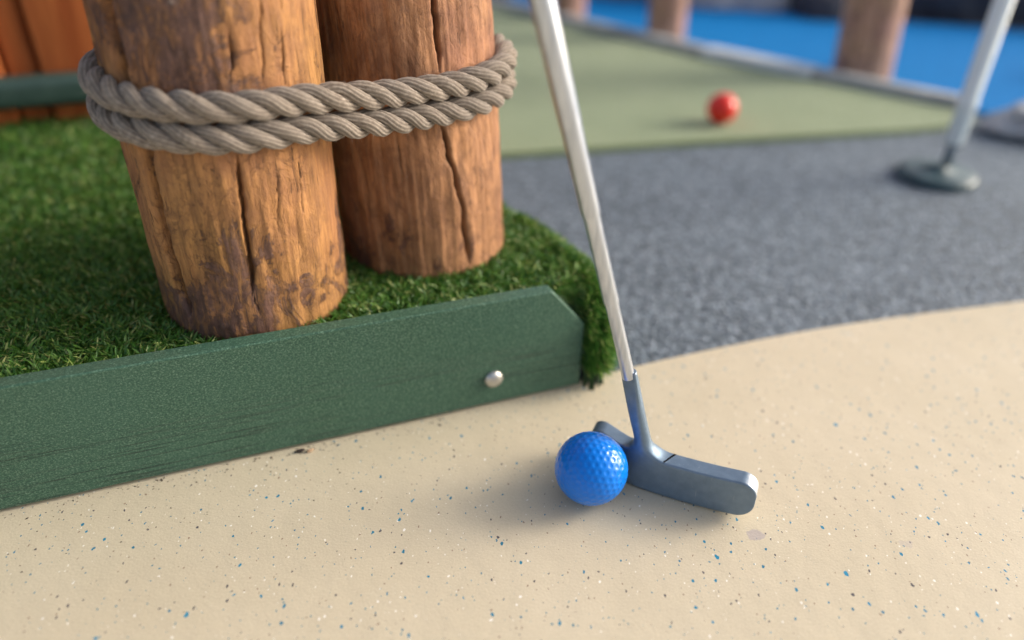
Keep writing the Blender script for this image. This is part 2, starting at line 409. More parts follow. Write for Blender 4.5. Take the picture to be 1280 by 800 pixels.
POSTS = [(-0.165, 0.4141, 0.0564), (-0.0690, 0.4975, 0.0560)]
def to_px(X):
    v = X-np.array(cO); z = v@np.array(cF)
    return 640+F_PX*(v@np.array(cR))/z, 400-F_PX*(v@np.array(cU))/z, z
def make_grass():
    def sample(n, x0, x1, y0, y1):
        return rng.uniform(x0, x1, n), rng.uniform(y0, y1, n)
    parts = []
    for (x0, x1, y0, y1, dens) in ((-0.62, 0.085, 0.16, 0.48, 820e3), (-0.62, 0.085, 0.48, 0.62, 560e3), (-0.75, 0.05, 0.62, 0.95, 210e3)):
        x, y = sample(int((x1-x0)*(y1-y0)*dens), x0, x1, y0, y1); parts.append((x, y))
    # extra along the steep rim, where area seen from the side is greater
    x, y = sample(26000, 0.0, 0.082, 0.42, 0.62); parts.append((x, y))
    x, y = sample(60000, 0.030, 0.068, 0.42, 0.50); parts.append((x, y))
    x = np.concatenate([p[0] for p in parts]); y = np.concatenate([p[1] for p in parts]); cut = len(x)-86000
    h, d, gx, gy = turf_height(x, y); u, v = board_coords(x, y)
    ok = (d > 0.0005) & ((v > BT+0.001) | (u > 0.003))
    idx = np.arange(len(x)); ok &= (idx < cut) | (d < RIM*0.9)
    for cx, cy, r in POSTS: ok &= np.hypot(x-cx, y-cy) > r-0.001
    px, py, z = to_px(np.stack([x, y, h], -1)); ok &= (px > -260) & (px < 1400) & (py < 900)
    x, y, h, d, gx, gy = (a[ok] for a in (x, y, h, d, gx, gy)); n = len(x)
    # outward normal of the bank
    t = np.clip(d/RIM, 0.02, 1); up = t**0.8; out = np.sqrt(np.clip(1-up**2, 0, 1))
    N = np.stack([gx*out, gy*out, up], -1)
    R = np.stack([x, y, h-0.002], -1)
    # tuft-wise lean so that neighbouring blades belong together
    cellx, celly = np.floor(x/0.006).astype(int), np.floor(y/0.006).astype(int)
    hsh = (cellx*73856093 ^ celly*19349663) & 0xffff; tr = np.random.default_rng(3).uniform(0, 2*pi, 65536)[hsh]; tl = np.random.default_rng(4).uniform(0, 1, 65536)[hsh]
    ang = tr+rng.normal(0, 1.0, n); lean = 0.25+0.55*tl+rng.normal(0, 0.25, n)
    D0 = N+0.45*np.stack([np.cos(ang), np.sin(ang), np.zeros(n)], -1)*lean[:, None]; D0 /= np.linalg.norm(D0, axis=1)[:, None]
    Bv = np.stack([np.cos(ang), np.sin(ang), -0.45*np.ones(n)], -1)*(0.25+0.9*rng.random(n))[:, None]
    Ln = rng.uniform(0.0045, 0.0102, n)*(0.85+0.3*tl); Ln = np.where(d < RIM*0.8, Ln*0.9, Ln)
    W = rng.uniform(0.00042, 0.00075, n)
    far = np.clip((y-0.5)/0.4, 0, 1); W *= 1+0.9*far
    sa = rng.uniform(0, 2*pi, n); S = np.stack([np.cos(sa), np.sin(sa), np.zeros(n)], -1)
    S = S-D0*np.sum(S*D0, 1)[:, None]; S /= np.linalg.norm(S, axis=1)[:, None]
    P = []
    for tt, ww in ((0, 0.9), (0.4, 1.0), (0.75, 0.75)):
        c = R+D0*(Ln*tt)[:, None]+Bv*(Ln*tt*tt*0.75)[:, None]
        P += [c-S*(W*ww)[:, None], c+S*(W*ww)[:, None]]
    P.append(R+D0*Ln[:, None]+Bv*(Ln*0.75)[:, None])
    V = np.stack(P, 1)
    V[..., 2] = np.maximum(V[..., 2], 0.0008)
    # keep blades behind the board
    u, v = board_coords(V[..., 0], V[..., 1])
    hit = (v < BT+0.0004) & (u < 0.0006) & (V[..., 2] < BH)
    push = np.where(hit, BT+0.0004-v, 0); V[..., 0] += push*bn.x; V[..., 1] += push*bn.y
    b = np.arange(n)[:, None]*7
    q = np.concatenate([b+np.array([[0, 1, 3, 2]]), b+np.array([[2, 3, 5, 4]])], 0); tr3 = b+np.array([[4, 5, 6]])
    me = mesh_np('turf_grass', V.reshape(-1, 3), q, tr3)
    tint = np.clip(0.48+0.26*rng.normal(size=n)+0.25*(tl-0.5), 0, 0.92); tint[rng.random(n) < 0.04] = 1.0
    at = me.attributes.new('tint', 'FLOAT', 'POINT'); at.data.foreach_set('value', np.repeat(tint, 7).astype(np.float32))
    return me
tag(link('turf_grass', make_grass(), grass_material(), smooth=True), 'short curly artificial grass covering the raised bank behind the green board', 'grass', kind='stuff')

# ------------------------------------------------------------------ log posts
def make_post(name, R, z0, z1, seed, splits, res_t=560, taper=0.0, fine=True, barks=()):
    """splits: list of (points [(azimuth deg, height)], width m, depth m)"""
    zs = np.arange(z0, min(z1, 0.36), 0.0016 if fine else 0.012); zs = np.concatenate([zs, np.linspace(min(z1, 0.36), z1, 60)])
    th = np.linspace(0, 2*pi, res_t, endpoint=False)
    T, Z = np.meshgrid(th, zs)
    disp = np.zeros_like(T)
    flat_t, flat_z = T.ravel(), Z.ravel(); o = np.empty(len(flat_t))
    for i in range(len(flat_t)):
        a, b, c = cos(flat_t[i]), sin(flat_t[i]), flat_z[i]
        p = Vector((a*1.6+seed, b*1.6, c*7.0))
        v = noise.noise(p)*0.0020
        if fine:
            q = Vector((a*7+seed*2, b*7, c*26)); v += noise.noise(q)*0.0011
            q = Vector((a*17+seed, b*17, c*42)); n2 = noise.noise(q); v += n2*0.0006
        o[i] = v
    disp = o.reshape(T.shape)
    split = np.zeros_like(T); bark = np.zeros_like(T)
    jag = np.array([noise.noise(Vector((seed, 5.0, z*70)))*0.0016+noise.noise(Vector((seed, 9.0, z*260)))*0.0007 for z in zs])
    wj = np.array([0.7+0.6*abs(noise.noise(Vector((seed+3, 2.0, z*60)))) for z in zs])
    for pts, wd, dp in splits:
        a = np.array(pts, float); o_ = np.argsort(a[:, 1]); a = a[o_]
        az = np.radians(np.interp(zs, a[:, 1], a[:, 0]))+jag/R
        lo, hi = a[0, 1], a[-1, 1]
        env = np.clip((zs-lo)/0.012, 0, 1)*np.clip((hi-zs)/0.012, 0, 1)
        dth = (T-az[:, None]+pi) % (2*pi)-pi; s = np.abs(dth)*R/(0.62*wd*wj*np.maximum(env, 0.05))[:, None]
        g = np.exp(-(s**2)*1.1)*env[:, None]
        disp -= dp*g; split = np.maximum(split, np.exp(-(s**2)*2.6)*env[:, None])
    for azd, zc, ra, rz, amt in barks:
        dth = (T-radians(azd)+pi) % (2*pi)-pi
        bark += amt*np.exp(-((dth*R/ra)**2+((Z-zc)/rz)**2))
    bark = np.clip(bark, -1, 1)
    RR = R*(1-taper*(Z-z0))+disp
    flare = np.clip((0.075-Z)/0.03, 0, 1)*0.0
    V = np.stack([RR*np.cos(T), RR*np.sin(T), Z], -1).reshape(-1, 3)
    nz, nt = T.shape; ids = np.arange(nz*nt).reshape(nz, nt); nx = np.roll(ids, -1, 1)
    Fq = np.stack([ids[:-1], nx[:-1], nx[1:], ids[1:]], -1).reshape(-1, 4)
    V = np.vstack([V, [[0, 0, z1+0.004], [0, 0, z0]]]); top = len(V)-2; bot = len(V)-1
    tr = np.concatenate([np.stack([ids[-1], nx[-1], np.full(nt, top)], -1), np.stack([nx[0], ids[0], np.full(nt, bot)], -1)])
    me = mesh_np(name, V, Fq, tr)
    for nm, arr in (('split', split), ('bark', bark)):
        at = me.attributes.new(nm, 'FLOAT', 'POINT'); at.data.foreach_set('value', np.concatenate([arr.ravel(), [0, 0]]).astype(np.float32))
    return me
def az_h(cx, cy, R, x, y):
    """azimuth / height on a round post for a point seen in the photograph (used to place its splits)"""
    d = cF+cR*((x-640)/F_PX)-cU*((y-400)/F_PX); ox, oy = -cx, -cy
    a = d.x**2+d.y**2; b = 2*(ox*d.x+oy*d.y); k = ox*ox+oy*oy-R*R; disc = b*b-4*a*k
    t = (-b-math.sqrt(max(disc, 0)))/(2*a); X = cO+d*t
    return (math.degrees(math.atan2(X.y-cy, X.x-cx)), X.z)
def sp(post, pts, w, d):
    r = [az_h(*post, x, y) for x, y in pts]
    r = [(a+360 if a < -180 else a, z) for a, z in r]
    base = r[0][0]; r = [(a+360 if a-base < -180 else a-360 if a-base > 180 else a, z) for a, z in r]
    return (r, w, d)
p1, p2 = POSTS
s1 = [sp(p1, [(124, -60), (132, 10), (152, 90), (172, 150), (190, 230), (210, 320), (236, 400)], 0.0062, 0.0095),
      sp(p1, [(296, 190), (302, 250), (312, 320), (318, 372)], 0.0022, 0.0060),
      sp(p1, [(318, 366), (326, 405)], 0.0013, 0.0022),
      sp(p1, [(350, 30), (352, 75), (358, 112)], 0.0013, 0.0032),
      sp(p1, [(287, 30), (289, 112)], 0.0013, 0.0030),
      sp(p1, [(326, -20), (327, 70), (330, 120)], 0.0010, 0.0020),
      sp(p1, [(372, 188), (376, 250), (380, 280)], 0.0008, 0.0012),
      sp(p1, [(352, -60), (350, 25)], 0.0012, 0.0028),
      sp(p1, [(262, 60), (266, 112)], 0.0008, 0.0012),
      sp(p1, [(345, 200), (349, 300)], 0.0008, 0.0012)]
s2 = [sp(p2, [(553, -80), (556, 0), (557, 50), (558, 95)], 0.0030, 0.0095),
      sp(p2, [(556, 150), (562, 200), (572, 240), (577, 300), (580, 336)], 0.0024, 0.0078),
      sp(p2, [(508, 60), (522, 85), (540, 95)], 0.0012, 0.0018),
      sp(p2, [(500, 160), (506, 240)], 0.0008, 0.0012)]
w1 = wood_material('stained_log_wood', 1.0, (0.48, 0.245, 0.080), (0.27, 0.128, 0.042), (0.080, 0.043, 0.033), 0.88)
w2 = wood_material('rubbed_log_wood', 4.0, (0.46, 0.228, 0.105), (0.25, 0.112, 0.050), (0.085, 0.040, 0.030), 0.85)
def bk(post, x, y, ra, rz, amt):
    a, z = az_h(*post, x, y); return (a, z, ra, rz, amt)
b1 = [bk(p1, 262, 70, 0.020, 0.028, 0.60), bk(p1, 200, 30, 0.020, 0.03, 0.2), bk(p1, 270, 390, 0.05, 0.014, 0.9), bk(p1, 215, 215, 0.02, 0.02, 0.2),
      bk(p1, 380, 60, 0.018, 0.06, -1.0), bk(p1, 390, 260, 0.018, 0.05, -0.7), bk(p1, 210, 280, 0.02, 0.02, -0.5)]
b2 = [bk(p2, 475, 80, 0.02, 0.03, 0.4), bk(p2, 520, 110, 0.012, 0.012, 0.5), bk(p2, 600, 60, 0.014, 0.06, -0.5), bk(p2, 600, 250, 0.014, 0.04, -0.2)]
post1 = empty('log_post', (p1[0], p1[1], 0), label='thick brown log post in front of the other, lashed by the rope', cat='log post', group='timber log posts')
link('log_trunk', make_post('log_trunk', p1[2], 0.02, 0.72, 1.0, s1, barks=b1), w1, post1)
post2 = empty('log_post', (-0.0622, p2[1], 0), label='reddish log post with a deep split, right and behind the front roped log', cat='log post', group='timber log posts')
link('log_trunk', make_post('log_trunk', 0.0602, 0.02, 0.72, 6.0, s2, barks=b2, taper=0.33), w2, post2)
post2.rotation_euler.y = -0.050
# far posts beyond the green carpet
w3 = wood_material('weathered_log_wood', 8.0, (0.54, 0.33, 0.22), (0.40, 0.22, 0.14), (0.12, 0.06, 0.045), 0.3)
for (cx, cy, r, lab) in ((0.606, 1.345, 0.049, 'thick blurred far log post standing right of the red ball'),
                         (0.3020, 1.615, 0.040, 'slim far log post above and left of the red ball'),
                         (0.112, 1.790, 0.036, 'farthest log post, mostly behind the putter shaft')):
    e = empty('log_post', (cx, cy, 0), label=lab, cat='log post', group='timber log posts')
    link('log_trunk', make_post('log_trunk', r, -0.02, 0.9, cx*10, [([(-100, 0.0), (-95, 0.85)], 0.003, 0.006)], res_t=90, fine=False), w3, e)
    e.rotation_euler.y = -0.07 if r > 0.045 else -0.03

# ------------------------------------------------------------------ rope, two turns round both posts
def make_rope():
    rr = 0.0603; c1 = np.array(p1[:2]); c2 = np.array(p2[:2])
    ax = c2-c1; dist = np.linalg.norm(ax); ax /= dist; nrm = np.array([ax[1], -ax[0]])    # nrm points towards the camera side
    # closed stadium, starting at the back, running left end -> front -> right end -> back
    a0 = math.atan2(-nrm[1], -nrm[0])
    per = 2*dist+2*pi*rr
    def xy(s):
        s = s % per
        if s < dist*0.5: return c1+ax*(dist*0.5-s)-nrm*rr, 
        s -= dist*0.5
        if s < pi*rr:
            a = a0+s/rr; return c1+rr*np.array([cos(a), sin(a)]),
        s -= pi*rr
        if s < dist: return c1+ax*s+nrm*rr,
        s -= dist
        if s < pi*rr:
            a = a0+pi+s/rr; return c2+rr*np.array([cos(a), sin(a)]),
        s -= pi*rr
        return c2-ax*s-nrm*rr,
    # make sure the turn direction sends the left end round the outside
    test = xy(dist*0.5+pi*rr/2)[0]
    assert np.dot(test-c1, ax) < 0
    key_s = np.array([0, dist*.5, dist*.5+pi*rr*.35, dist*.5+pi*rr*.62, dist*.5+pi*rr*.85, dist*.5+pi*rr+dist*.15, dist*.5+pi*rr+dist*.55, dist*.5+pi*rr+dist*.9, dist*1.5+pi*rr*1.2, dist*1.5+pi*rr*1.45, dist*1.5+pi*rr*1.75, per])
    key_z = np.array([0.2250, 0.2270, 0.2245, 0.2205, 0.2180, 0.2160, 0.2105, 0.2085, 0.2115, 0.2150, 0.2190, 0.2250])-0.0002
    key_z = 0.3245-(0.3245-key_z)*1.025
    n = 2100
    S = np.linspace(0.02, 2*per-0.02, n)
    C = np.array([xy(s)[0] for s in S])
    kx = np.concatenate([key_s, key_s[1:]+per]); kz = np.concatenate([key_z, key_z[1:]])
    Z = np.interp(S, kx, kz); ker = np.hanning(61); ker /= ker.sum()
    drop = np.clip((S-per+0.05)/0.10, 0, 1); drop = drop*drop*(3-2*drop)*0.0152
    Z = np.convolve(np.pad(Z-drop, 30, mode='edge'), ker, 'valid')
    C = np.stack([C[:, 0], C[:, 1], Z], -1)
    for k in range(3):
        C[:, k] = np.convolve(np.pad(C[:, k], 6, mode='edge'), np.ones(13)/13, 'valid')
    second = S > per
    T = np.gradient(C, axis=0); T /= np.linalg.norm(T, axis=1)[:, None]
    mid = (c1+c2)/2
    up = np.array([0, 0, 1.0]); Nn = np.cross(T, up); Nn /= np.linalg.norm(Nn, axis=1)[:, None]   # sideways
    # outward
    sgn = np.sign(np.sum((C[:, :2]-mid)*Nn[:, :2], 1)); Nn *= sgn[:, None]
    Bn = np.tile(up, (n, 1)); Bn = Bn-T*np.sum(Bn*T, 1)[:, None]; Bn /= np.linalg.norm(Bn, axis=1)[:, None]
    rs, a, lay = 0.0037, 0.0042, 0.0455
    cs = 44; V = []; Q = []; Y = []; off = 0
    wob = np.array([noise.noise(Vector((s*25, 1.7, 0)))*0.35 for s in S])
    for k in range(3):
        ph = -2*pi*S/lay+2*pi*k/3+wob
        cen = C+a*(np.cos(ph)[:, None]*Nn+np.sin(ph)[:, None]*Bn)
        t2 = np.gradient(cen, axis=0); t2 /= np.linalg.norm(t2, axis=1)[:, None]
        e1 = (np.cos(ph)[:, None]*Nn+np.sin(ph)[:, None]*Bn); e1 -= t2*np.sum(e1*t2, 1)[:, None]; e1 /= np.linalg.norm(e1, axis=1)[:, None]
        e2 = np.cross(t2, e1)
        for j in range(cs):
            psi = 2*pi*j/cs
            y = np.cos(10*(psi+S*112.0+0.25*np.sin(S*300+k)))
            groove = np.clip(-y, 0, 1)**1.5
            rv = rs*(1+0.065*y)*(1+0.04*np.sin(S*210+k*2))
            V.append(cen+rv[:, None]*(e1*cos(psi)+e2*sin(psi)*1.0)); Y.append(groove)
    V = np.array(V).reshape(3, cs, n, 3); Y = np.array(Y).reshape(3, cs, n)
    ids = np.arange(3*cs*n).reshape(3, cs, n); nx = np.roll(ids, -1, 1)
    Q = np.stack([ids[:, :, :-1], ids[:, :, 1:], nx[:, :, 1:], nx[:, :, :-1]], -1).reshape(-1, 4)
    # loose fibres
    m = 3600; fk = rng.integers(0, 3, m); fj = rng.integers(0, cs, m); fi = rng.integers(10, n-10, m)
    root = V[fk, fj, fi]; ctr = C[fi]; nn = root-ctr; nn /= np.linalg.norm(nn, axis=1)[:, None]
    d1 = nn*0.6+T[fi]*rng.normal(0, 0.8, (m, 1))+rng.normal(0, 0.45, (m, 3)); d1 /= np.linalg.norm(d1, axis=1)[:, None]
    ln = rng.uniform(0.001, 0.0042, m)[:, None]; bend = rng.normal(0, 0.4, (m, 3)); wv = np.cross(d1, rng.normal(0, 1, (m, 3))); wv /= np.linalg.norm(wv, axis=1)[:, None]; wv *= 0.00007
    FV = np.stack([root-nn*0.0004-wv, root-nn*0.0004+wv, root+d1*ln*0.5+bend*ln*0.15-wv, root+d1*ln*0.5+bend*ln*0.15+wv, root+d1*ln+bend*ln*0.5], 1)
    base = 3*cs*n+np.arange(m)[:, None]*5
    Q = np.vstack([Q, base+np.array([[0, 1, 3, 2]])]); tr = base+np.array([[2, 3, 4]])
    me = mesh_np('rope', np.vstack([V.reshape(-1, 3), FV.reshape(-1, 3)]), Q, tr)
    at = me.attributes.new('yarn', 'FLOAT', 'POINT'); at.data.foreach_set('value', np.concatenate([Y.ravel(), np.zeros(5*m)]).astype(np.float32))
    return me
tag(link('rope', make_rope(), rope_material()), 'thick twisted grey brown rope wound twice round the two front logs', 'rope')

# ------------------------------------------------------------------ orange fence and green rail at the back left
fo = Vector((-0.5184, 0.7154, 0)); fd = Vector((0.068, 0.030, 0)).normalized(); fn = Vector((-fd.y, fd.x, 0))
M = Mat('orange_stained_wood', rough=0.6, spec=0.35); P = M.map(scale=(1, 1, 0.12))
c = M.ramp(M.noise(P, 70, 5, 0.6, 0.5), [(0.3, (0.36, 0.085, 0.020)), (0.7, (0.55, 0.165, 0.045))])
M.color(c); M.normal(M.bump(M.noise(P, 220, 4), 0.001, 0.7)); m_orange = M.m
fence = empty('fence', fo, label='orange stained board fence at the back left behind the turf', cat='fence')
fence.rotation_euler.z = math.atan2(fd.y, fd.x)
xx = -0.555
for wd in (0.115, 0.115, 0.115, 0.115, 0.115, 0.030, 0.115, 0.115, 0.115, 0.115):
    me = box_mesh('fence_plank', wd-0.004, 0.016, 0.80, 0.002); o = link('fence_plank', me, m_orange, fence, loc=(xx+wd/2, 0.024+(0.008 if wd < .05 else 0), 0.42)); xx += wd
me = box_mesh('backing_rail', xx+0.555, 0.02, 0.06, 0.002); link('backing_rail', me, m_orange, fence, loc=((xx-0.555)/2, 0.056, 0.70))
link('backing_panel', box_mesh('backing_panel', xx+0.555, 0.006, 0.78, 0.001), m_orange, fence, loc=((xx-0.555)/2, 0.0355+0.0055, 0.41))
m_rail = simple('dull_green_timber', (0.030, 0.060, 0.052), (0.045, 0.082, 0.07), 60, 0.32, 0.0006)
rail = box_mesh('rail', 1.0, 0.026, 0.030, 0.009, 5)
o = link('rail', rail, m_rail, loc=fo+fd*(-0.12)-fn*0.016+Vector((0, 0, 0.1125))); o.rotation_euler.z = fence.rotation_euler.z
o.parent = fence; o.matrix_parent_inverse.identity(); o.location = (-0.12, -0.0005, 0.1125); o.rotation_euler.z = 0
o['label'] = 'green horizontal rail across the orange boards'

# ------------------------------------------------------------------ golf balls
def geodesic(freq):
    bm = bmesh.new(); bmesh.ops.create_icosphere(bm, subdivisions=1, radius=1)
    vs = [np.array(v.co) for v in bm.verts]; fs = [[v.index for v in f.verts] for f in bm.faces]; bm.free(); pts = {}
    for f in fs:
        a, b, c = (vs[i] for i in f)
        for i in range(freq+1):
            for j in range(freq+1-i):
                k = freq-i-j; p = (a*i+b*j+c*k); p = p/np.linalg.norm(p); pts[tuple(np.round(p, 4))] = p
    return np.array(list(pts.values()))
def ball_mesh(R=0.02135, sub=7):
    bm = bmesh.new(); bmesh.ops.create_icosphere(bm, subdivisions=sub, radius=1)
    me = bpy.data.meshes.new('golf_ball'); bm.to_mesh(me); bm.free()
    n = len(me.vertices); co = np.empty(n*3, np.float32); me.vertices.foreach_get('co', co); co = co.reshape(-1, 3); co /= np.linalg.norm(co, axis=1)[:, None]
    dm = geodesic(6)
    best = np.empty(n)
    for i in range(0, n, 8192): best[i:i+8192] = (co[i:i+8192]@dm.T).max(1)
    ang = np.arccos(np.clip(best, -1, 1)); ra = 0.075
    t = np.clip(ang/ra, 0, 1); d = 1-t**2.2
    r = R*(1-0.0135*d); co = co*r[:, None]; me.vertices.foreach_set('co', co.astype(np.float32).ravel()); me.update()
    return me
def gloss(name, c, coat=1.0):
    M = Mat(name, rough=0.35, spec=0.1); P = M.map()
    M.color(M.ramp(M.noise(P, 60, 4), [(0.3, tuple(x*0.93 for x in c)), (0.7, c)]))
    M.b.inputs['Coat Weight'].default_value = coat; M.b.inputs['Coat Roughness'].default_value = 0.05; M.b.inputs['Coat IOR'].default_value = 1.4; M.b.inputs['Specular IOR Level'].default_value = 0.1
    M.normal(M.bump(M.noise(P, 260, 3), 0.00012, 0.5))
    return M.m
bme = ball_mesh()
b = link('golf_ball', bme, gloss('blue_gloss', (0.0, 0.20, 0.78), 0.85), loc=(0.0484, 0.3176, 0.0212)); b.rotation_euler = (0.35, 0.15, 0.5)
tag(b, 'glossy blue dimpled golf ball resting against the putter head', 'golf ball')
b = link('golf_ball', ball_mesh(sub=5), gloss('red_gloss', (0.85, 0.035, 0.018)), loc=(0.2857, 1.0341, 0.0252))
tag(b, 'red golf ball out on the green carpet', 'golf ball')

# ------------------------------------------------------------------ putter
PA = np.array([0.0716, 0.3256, 0.0]); pd_ = np.array([0.0630, -0.0262, 0]); pd_ /= np.linalg.norm(pd_); pn_ = np.array([-pd_[1], pd_[0], 0]); pz = np.array([0, 0, 1.0])
def smin(a, b, k): h = np.clip(0.5+0.5*(b-a)/k, 0, 1); return b*(1-h)+a*h-k*h*(1-h)
def smax(a, b, k): return -smin(-a, -b, k)
N0 = np.array([3.9, 5.6, 38.0]); N1 = np.array([-8.7, 5.0, 79.0])
def head_sdf(p):
    u, v, w = p[..., 0], p[..., 1], p[..., 2]
    bend = 0.37*np.logaddexp(0, (3.0-u)/4.0)*4.0
    vv = v-5.6-bend
    w2 = w-0.00125*(u-20)**2
    cu, cw, hu, hw, cr = 22.5, 12.9, 51.0, 12.7, 10.0
    qx, qy = np.abs(u-cu)-(hu-cr), np.abs(w2-cw)-(hw-cr)
    d2 = np.hypot(np.maximum(qx, 0), np.maximum(qy, 0))+np.minimum(np.maximum(qx, qy), 0)-cr
    rnd = 1.0
    dx, dz = d2+rnd, np.abs(vv)*0.93-5.4+rnd
    bar = np.hypot(np.maximum(dx, 0), np.maximum(dz, 0))+np.minimum(np.maximum(dx, dz), 0)-rnd
    # neck: tapered capsule
    a = N0+(N0-N1)*0.30; ba = N1-a; pa = p-a; h = np.clip((pa@ba)/(ba@ba), 0, 1)
    rad = 4.5+(5.0-4.5)*h+1.2*np.clip(0.3-h, 0, 1)
    neck = np.linalg.norm(pa-h[..., None]*ba, axis=-1)-rad
    ax = ba/np.linalg.norm(ba); cap = (p-N1)@ax
    neck = smax(neck, cap, 0.8)
    d = smin(bar, neck, 11.0)
    d = smax(d, -(vv)-5.75, 1.2)
    return d
def surface_nets(sdf, lo, hi, h):
    xs, ys, zs = (np.arange(l, hh+h, h) for l, hh in zip(lo, hi))
    G = np.stack(np.meshgrid(xs, ys, zs, indexing='ij'), -1); Fv = sdf(G)
    ins = Fv < 0; nx, ny, nz = Fv.shape
    acc = np.zeros((nx-1, ny-1, nz-1, 3)); cnt = np.zeros((nx-1, ny-1, nz-1))
    corners = [(i, j, k) for i in (0, 1) for j in (0, 1) for k in (0, 1)]
    sl = lambda c: (slice(c[0], nx-1+c[0]), slice(c[1], ny-1+c[1]), slice(c[2], nz-1+c[2]))
    for a in corners:
        for ax in range(3):
            if a[ax]: continue
            b = list(a); b[ax] = 1; b = tuple(b)
            fa, fb = Fv[sl(a)], Fv[sl(b)]; m = (fa < 0) != (fb < 0)
            t = np.where(m, fa/np.where(fa-fb == 0, 1, fa-fb), 0)
            P = G[sl(a)]+(G[sl(b)]-G[sl(a)])*t[..., None]; acc += P*m[..., None]; cnt += m
    act = cnt > 0; vid = -np.ones(cnt.shape, int); vid[act] = np.arange(act.sum()); V = acc[act]/cnt[act][:, None]
    Q = []
    for ax in range(3):
        a = [slice(1, -1)]*3; b = [slice(1, -1)]*3
        a[ax] = slice(0, -1); b[ax] = slice(1, None)
        m = ins[tuple(a)] != ins[tuple(b)]; I = np.argwhere(m); o1, o2 = [x for x in range(3) if x != ax]
        base = I.copy(); base[:, o1] += 1; base[:, o2] += 1
        def cell(d1, d2): c = base.copy(); c[:, o1] -= d1; c[:, o2] -= d2; return vid[c[:, 0], c[:, 1], c[:, 2]]
        q = np.stack([cell(1, 1), cell(0, 1), cell(0, 0), cell(1, 0)], -1)
        flip = ins[tuple(b)][m]; 
        if ax == 1: flip = ~flip
        q[flip] = q[flip][:, ::-1]; Q.append(q)
    Q = np.concatenate(Q)
    for _ in range(3):       # snap onto the surface
        e = 0.05; f0 = sdf(V); g = np.stack([(sdf(V+np.eye(3)[k]*e)-sdf(V-np.eye(3)[k]*e))/(2*e) for k in range(3)], -1)
        V = V-g*(f0/np.maximum((g**2).sum(1), 0.2))[:, None]*0.9
    return V, Q
Vh, Qh = surface_nets(head_sdf, (-32, -3, -2), (75, 34, 80), 0.75)
Vw = PA+(Vh[:, :1]*pd_+Vh[:, 1:2]*pn_+Vh[:, 2:3]*pz)/1000
Vw[:, 2] += 0.0004-min(0, Vw[:, 2].min())
putter = empty('putter', tuple(PA), label='silver shafted putter with a two sided slate grey head behind the blue ball', cat='golf putter')
def putter_part(name, Vworld, Q, mat, tris=None):
    return link(name, mesh_np(name, np.asarray(Vworld)-PA, Q, tris), mat, putter)
M = Mat('cast_gunmetal', rough=0.42, metal=0.55, spec=0.5); P = M.map()
cc = M.ramp(M.noise(P, 180, 4, 0.6), [(0.3, (0.155, 0.22, 0.29)), (0.7, (0.20, 0.275, 0.36))])
cc = M.mix(M.ramp(M.noise(P, 1500, 3, 0.7), [(0.62, 0.0), (0.75, 0.35)]), cc, (0.32, 0.34, 0.36))
geo = M.N('ShaderNodeNewGeometry')
wear = M.ramp(M.math('ADD', geo.outputs['Pointiness'], M.math('MULTIPLY', M.math('SUBTRACT', M.noise(P, 300, 4, 0.7), 0.5), 0.05)), [(0.54, 0.0), (0.60, 0.8)])
cc = M.mix(wear, cc, (0.42, 0.42, 0.42))
# the paint is rubbed off round the toe end
du = M.vmath('DOT_PRODUCT', M.tc.outputs['Object'], tuple(pd_)).outputs['Value']
dv_ = M.vmath('DOT_PRODUCT', M.tc.outputs['Object'], tuple(pn_)).outputs['Value']
rag = M.math('MULTIPLY', M.math('SUBTRACT', M.noise(P, 420, 4, 0.7), 0.5), 0.004)
m1 = M.ramp(M.math('MULTIPLY', M.math('ADD', du, rag), 10.0), [(0.655, 0.0), (0.685, 0.85)])
m2 = M.ramp(M.math('MULTIPLY', M.math('ADD', dv_, M.math('MULTIPLY', rag, 0.3)), 100.0), [(0.09, 0.0), (0.16, 1.0)])
cc = M.mix(M.math('MULTIPLY', m1, m2), cc, (0.56, 0.56, 0.56))
scr = M.noise(M.map(scale=(1, 1, 0.06), rot=(0.3, 1.2, 0.5)), 900, 3, 0.6)
cc = M.mix(M.ramp(scr, [(0.64, 0.0), (0.70, 0.35)]), cc, (0.45, 0.48, 0.52))
M.color(cc); M.normal(M.bump(M.noise(P, 1400, 3, 0.7), 0.00012, 0.5)); M.rough(M.ramp(M.noise(P, 90, 4), [(0.3, 0.36), (0.7, 0.5)]))
bmh = putter_part('putter_head', Vw, Qh, M.m)
bm = bmesh.new(); bm.from_mesh(bmh.data); bmesh.ops.recalc_face_normals(bm, faces=bm.faces); bm.to_mesh(bmh.data); bm.free(); bmh.data.shade_smooth()
# alignment line, a thin painted groove lying across the top of the head
def loc2w(p): p = np.asarray(p, float); return PA+(p[..., :1]*pd_+p[..., 1:2]*pn_+p[..., 2:3]*pz)/1000
line = []
for t in np.linspace(0, 1, 14):
    v = 0.3+t*10.6; u = 19.3+t*5.2
    ww = np.linspace(40, 15, 600); pts = np.stack([np.full(600, u), np.full(600, v), ww], -1); dd = head_sdf(pts)
    k = np.argmax(dd < 0) or 599
    line.append((u, v, ww[k]+0.09))
line = np.array(line); L0 = loc2w(line-np.array([0.65, 0, 0])); L1 = loc2w(line+np.array([0.65, 0, 0]))
zoff = Vw[:, 2].min()
Vl = np.vstack([L0, L1]); Vl[:, 2] += 0.0004
nl = len(line); Ql = [(i, i+1, nl+i+1, nl+i) for i in range(nl-1)]
Vl2 = Vl.copy(); Vl2[:, 2] -= 0.0004
Vall = np.vstack([Vl, Vl2]); Qb = [(2*nl+i, nl*2+nl+i, nl*2+nl+i+1, 2*nl+i+1) for i in range(nl-1)]
Qs = [(i, 2*nl+i, 2*nl+i+1, i+1) for i in range(nl-1)]+[(nl+i, nl+i+1, 3*nl+i+1, 3*nl+i) for i in range(nl-1)]
